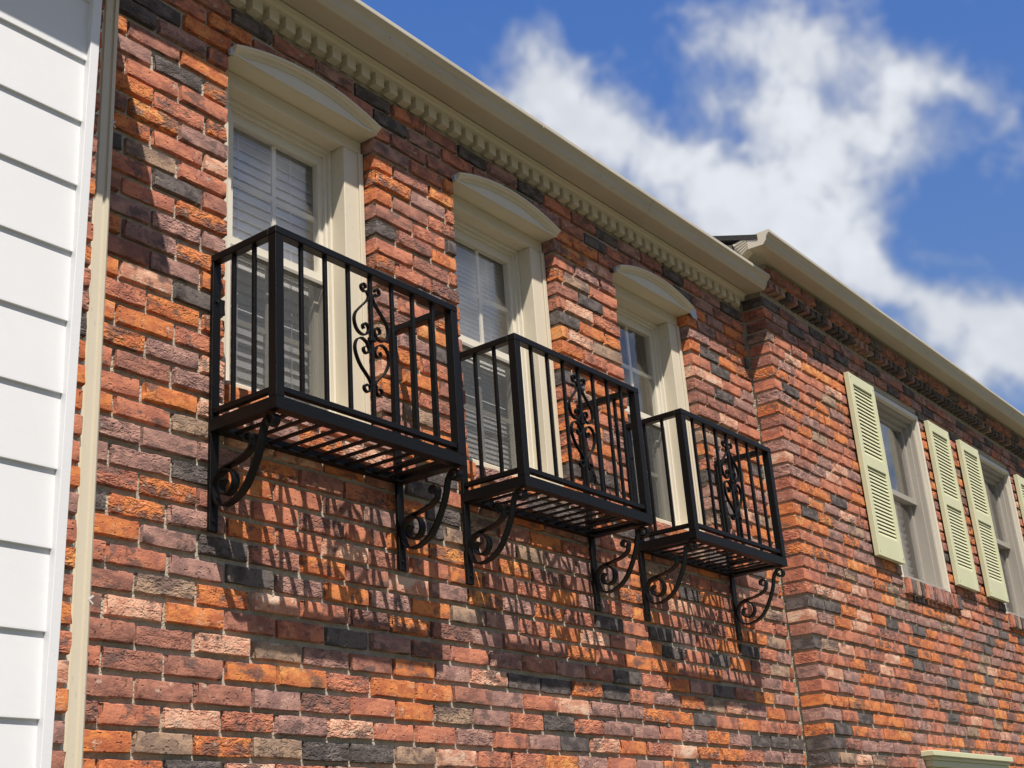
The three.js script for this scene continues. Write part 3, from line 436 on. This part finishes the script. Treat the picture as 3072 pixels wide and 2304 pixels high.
// ------------------------------------------------------------------ wrought iron balconies
function makeBalcony() {
  const o = thing('balcony', '', 'balcony', 'black wrought iron balconies under the arched windows'); const W = 0.824, Z = 0.285, T = 1.458;
  for (const x of [0, W]) part('wall_post', rbx(x - 0.016, x + 0.016, 0.57, T - 0.026, 0.009, 0.021, 0.002), M.iron, o);
  for (const x of [0, W]) part('corner_post', rbx(x - 0.0165, x + 0.0165, 0.912, T - 0.0255, Z - 0.0165, Z + 0.0165, 0.002), M.iron, o);
  part('handrail', rbx(-0.0175, W + 0.0175, T - 0.025, T, Z - 0.0175, Z + 0.0175, 0.003), M.iron, o);
  for (const x of [0, W]) part('handrail', rbx(x - 0.0165, x + 0.0165, T - 0.0248, T - 0.0002, 0.008, Z - 0.0178, 0.003), M.iron, o);
  part('bottom_rail', rbx(0.017, W - 0.017, 0.930, 0.948, Z - 0.011, Z + 0.011, 0.002), M.iron, o);
  for (const x of [0, W]) part('bottom_rail', rbx(x - 0.01, x + 0.01, 0.9302, 0.9478, 0.0215, Z - 0.017, 0.002), M.iron, o);
  const bg = rbx(-0.006, 0.006, 0.9485, T - 0.0255, -0.006, 0.006, 0.0012);
  for (let i = 1; i < 8; i++) part('baluster', bg, M.iron, o).position.set(W * i / 8, 0, Z);
  for (const x of [0, W]) for (const z of [0.099, 0.19]) part('baluster', bg, M.iron, o).position.set(x, 0, z);
  const y0 = 0.873, y1 = 0.911, t = 0.006; // angle iron frame
  part('floor_frame', merge([bx(-0.0175, W + 0.0175, y0, y1, Z + 0.0115, Z + 0.0175), bx(-0.0175, W + 0.0175, y0, y0 + t, Z - 0.018, Z + 0.0114),
    ...[[-0.0175, -0.0115, -0.0114, 0.018], [W + 0.0115, W + 0.0175, W - 0.018, W + 0.0114]].flatMap(([a, b, c, d]) => [bx(a, b, y0 + 0.0001, y1, 0.022, Z + 0.0113), bx(c, d, y0 + 0.0002, y0 + t, 0.0225, Z - 0.0182)]),
    bx(-0.0115, W + 0.0115, y0 + 0.0003, y1 - 0.002, 0.0095, 0.0155), bx(-0.0115, W + 0.0115, y0 + 0.0004, y0 + t, 0.0157, 0.040)]), M.iron, o);
  const sg = rbx(-0.0092, 0.0092, y0 + t + 0.0003, y0 + t + 0.0065, 0.012, Z + 0.011, 0.001);
  for (let i = 1; i < 12; i++) part('floor_slat', sg, M.iron, o).position.x = W * i / 12;
  // scrolled brackets in the (z, y) plane
  const main = smooth([...spiral(0.266, 0.8445, 0.011, 0.0215, -3.6, 1.9, 16), [0.236, 0.842], [0.2215, 0.789], [0.195, 0.730], [0.159, 0.676], [0.118, 0.648], [0.075, 0.638], [0.042, 0.647], [0.0275, 0.678], ...spiral(0.0745, 0.699, 0.052, 0.018, Math.PI * 0.98, -Math.PI * 1.35, 22)], 150);
  const branch = smooth([[0.042, 0.742], [0.075, 0.752], [0.118, 0.758], [0.158, 0.769], [0.183, 0.787], ...spiral(0.172, 0.8155, 0.0185, 0.010, -0.6, 4.9, 16)], 70);
  const geo = [main, branch].map((p, i) => ribbon(p, 0.006, 0.028, (u, v, w) => [w + (i ? 0.0 : 0.0004), v, u]));
  for (const x of [0, W]) { const b = part('bracket', geo[0], M.iron, o); b.position.x = x; part('bracket_scroll', geo[1], M.iron, b); }
  // scrollwork on the middle baluster: two pairs of S bars in the plane of the rail
  const up = smooth([...spiral(0.030, 1.388, 0.007, 0.0165, 3.6, -2.3, 14), [0.009, 1.362], [0.016, 1.345], [0.050, 1.310], [0.075, 1.280], [0.079, 1.255], [0.068, 1.228], [0.045, 1.217], [0.022, 1.224], ...spiral(0.030, 1.246, 0.0185, 0.008, -2.2, -7.2, 14)], 90);
  const lo = smooth([...spiral(0.030, 1.170, 0.008, 0.0185, 7.2, 2.2, 14), [0.022, 1.193], [0.045, 1.204], [0.068, 1.194], [0.079, 1.168], [0.074, 1.140], [0.055, 1.108], [0.020, 1.075], [0.010, 1.058], ...spiral(0.030, 1.040, 0.018, 0.008, 2.5, 8.4, 14)], 90);
  for (const s of [1, -1]) for (const p of [up, lo]) part('scroll', ribbon(p, 0.0045, 0.0125, (u, v, w) => [W / 2 + s * u, v, Z + w * s]), M.iron, o);
  part('collar', rbx(W / 2 - 0.0105, W / 2 + 0.0105, 1.203, 1.219, Z - 0.0095, Z + 0.0095, 0.002), M.iron, o);
  for (const [x, y] of [[0, 1.30], [W, 1.30], [0, 0.60], [W, 0.60]]) part('bolt', new THREE.CylinderGeometry(0.006, 0.007, 0.006, 6).rotateX(Math.PI / 2).translate(x, y, 0.0235), M.iron, o);
  return o;
}
const bal = makeBalcony();
[[0.393, 'black iron balcony under the window nearest the downspout'], [1.582, 'black iron balcony under the middle arched window'], [2.790, 'black iron balcony under the window nearest the inside corner']].forEach(([x, l], i) => {
  const o = i ? bal.clone() : bal; if (i) { o.name = numbered('balcony'); o.userData = { ...bal.userData }; scene.add(o); } o.userData.label = l; o.position.x = x;
});

// ------------------------------------------------------------------ white lap siding at the left
{
  const o = thing('siding_wall', 'white lap siding wall with white corner trim at the left edge', 'wall'); const zs = 0.215, E = 0.1975, x0 = -6, xe = -0.246;
  part('sheathing', bx(x0, -0.25, GROUND, 2.25, 0.12, zs - 0.012), M.siding, o);
  const phase = 1.957 % E; // one lap edge lies here
  for (let k = -10; k < 12; k++) { const y = phase + k * E; if (y < GROUND || y > 2.2) continue;
    part('board', alongX([[zs - 0.011, y + 0.002], [zs + 0.003, y], [zs + 0.0048, y + 0.0015], [zs + 0.0048, y + 0.006], [zs - 0.003, y + E + 0.001], [zs - 0.011, y + E + 0.001]], x0, xe), M.siding, o); }
  const t = part('corner_trim', merge([rbx(-0.030, -0.002, GROUND, 2.245, -0.09, 0.021, 0.002), rbx(-0.0018, 0.004, GROUND, 2.245, -0.09, 0.010, 0.002)]), M.siding, o); t.position.set(-0.2455, 0, zs); t.rotation.z = -0.0125; 
}

// ------------------------------------------------------------------ trees across the way: panes mirror some, the rest added to block low sky
{
  const leafM = new THREE.MeshStandardMaterial({ name: 'leaf', color: new THREE.Color().setRGB(0.05, 0.085, 0.025), roughness: 0.8, side: THREE.DoubleSide }), bark = new THREE.MeshStandardMaterial({ name: 'bark', color: new THREE.Color().setRGB(0.11, 0.085, 0.065), roughness: 1 });
  [[19, 13.5, 9.4], [24, 11.5, 10.2], [30, 10.5, 11.4], [14.5, 15, 9.2], [9, 16.5, 9.6], [3.5, 17, 10], [-2, 16.5, 9.2], [-8, 15, 9.6], [-14, 13, 9.4]].forEach(([x, z, h], q) => {
    const o = thing('added_broadleaf_tree', 'broadleaf tree of the unseen row across the way, added to block low sky light and mirror in panes', 'tree', 'added trees across the way'), r = rng(900 + q); o.position.set(x, GROUND, z);
    const limbs = [new THREE.CylinderGeometry(0.12, 0.28, h * 0.55, 9).translate(0, h * 0.275, 0)]; const tips = [];
    for (let i = 0; i < 9; i++) { const a = i * 2.4 + r(), y0 = h * (0.3 + 0.25 * r()), L = h * (0.22 + 0.15 * r()), up = 0.5 + 0.6 * r(); const e = new THREE.Vector3(Math.cos(a) * L, y0 + L * up, Math.sin(a) * L), c = new THREE.CatmullRomCurve3([new THREE.Vector3(0, y0, 0), new THREE.Vector3(e.x * 0.45, y0 + L * up * 0.6, e.z * 0.45), e]); limbs.push(new THREE.TubeGeometry(c, 6, 0.06, 5)); tips.push(e); } tips.push(new THREE.Vector3(0, h * 0.8, 0));
    part('trunk', merge(limbs), bark, o);
    const pos = []; const v = new THREE.Vector3(), u = new THREE.Vector3();
    for (const t of tips) for (let i = 0; i < 460; i++) { const s = h * 0.19, p = t.clone().add(v.set(r() + r() - 1, r() + r() - 1, r() + r() - 1).multiplyScalar(s)); u.set(r() - 0.5, r() - 0.5, r() - 0.5).normalize().multiplyScalar(0.13); v.set(r() - 0.5, r() - 0.5, r() - 0.5).normalize().multiplyScalar(0.1); pos.push(p.x - u.x, p.y - u.y, p.z - u.z, p.x + v.x, p.y + v.y, p.z + v.z, p.x + u.x, p.y + u.y, p.z + u.z, p.x - u.x, p.y - u.y, p.z - u.z, p.x + u.x, p.y + u.y, p.z + u.z, p.x - v.x, p.y - v.y, p.z - v.z); }
    const g = new THREE.BufferGeometry(); g.setAttribute('position', new THREE.Float32BufferAttribute(pos, 3)); g.computeVertexNormals(); part('crown', g, leafM, o);
  });
}

scene.traverse(m => { if (m.isMesh) { m.castShadow = true; m.receiveShadow = true; } });
const renderer = new THREE.WebGLRenderer({ antialias: true });
renderer.setSize(1024, 768); renderer.toneMapping = THREE.LinearToneMapping; renderer.toneMappingExposure = EXPOSURE; renderer.shadowMap.enabled = true;
renderer.render(scene, camera);
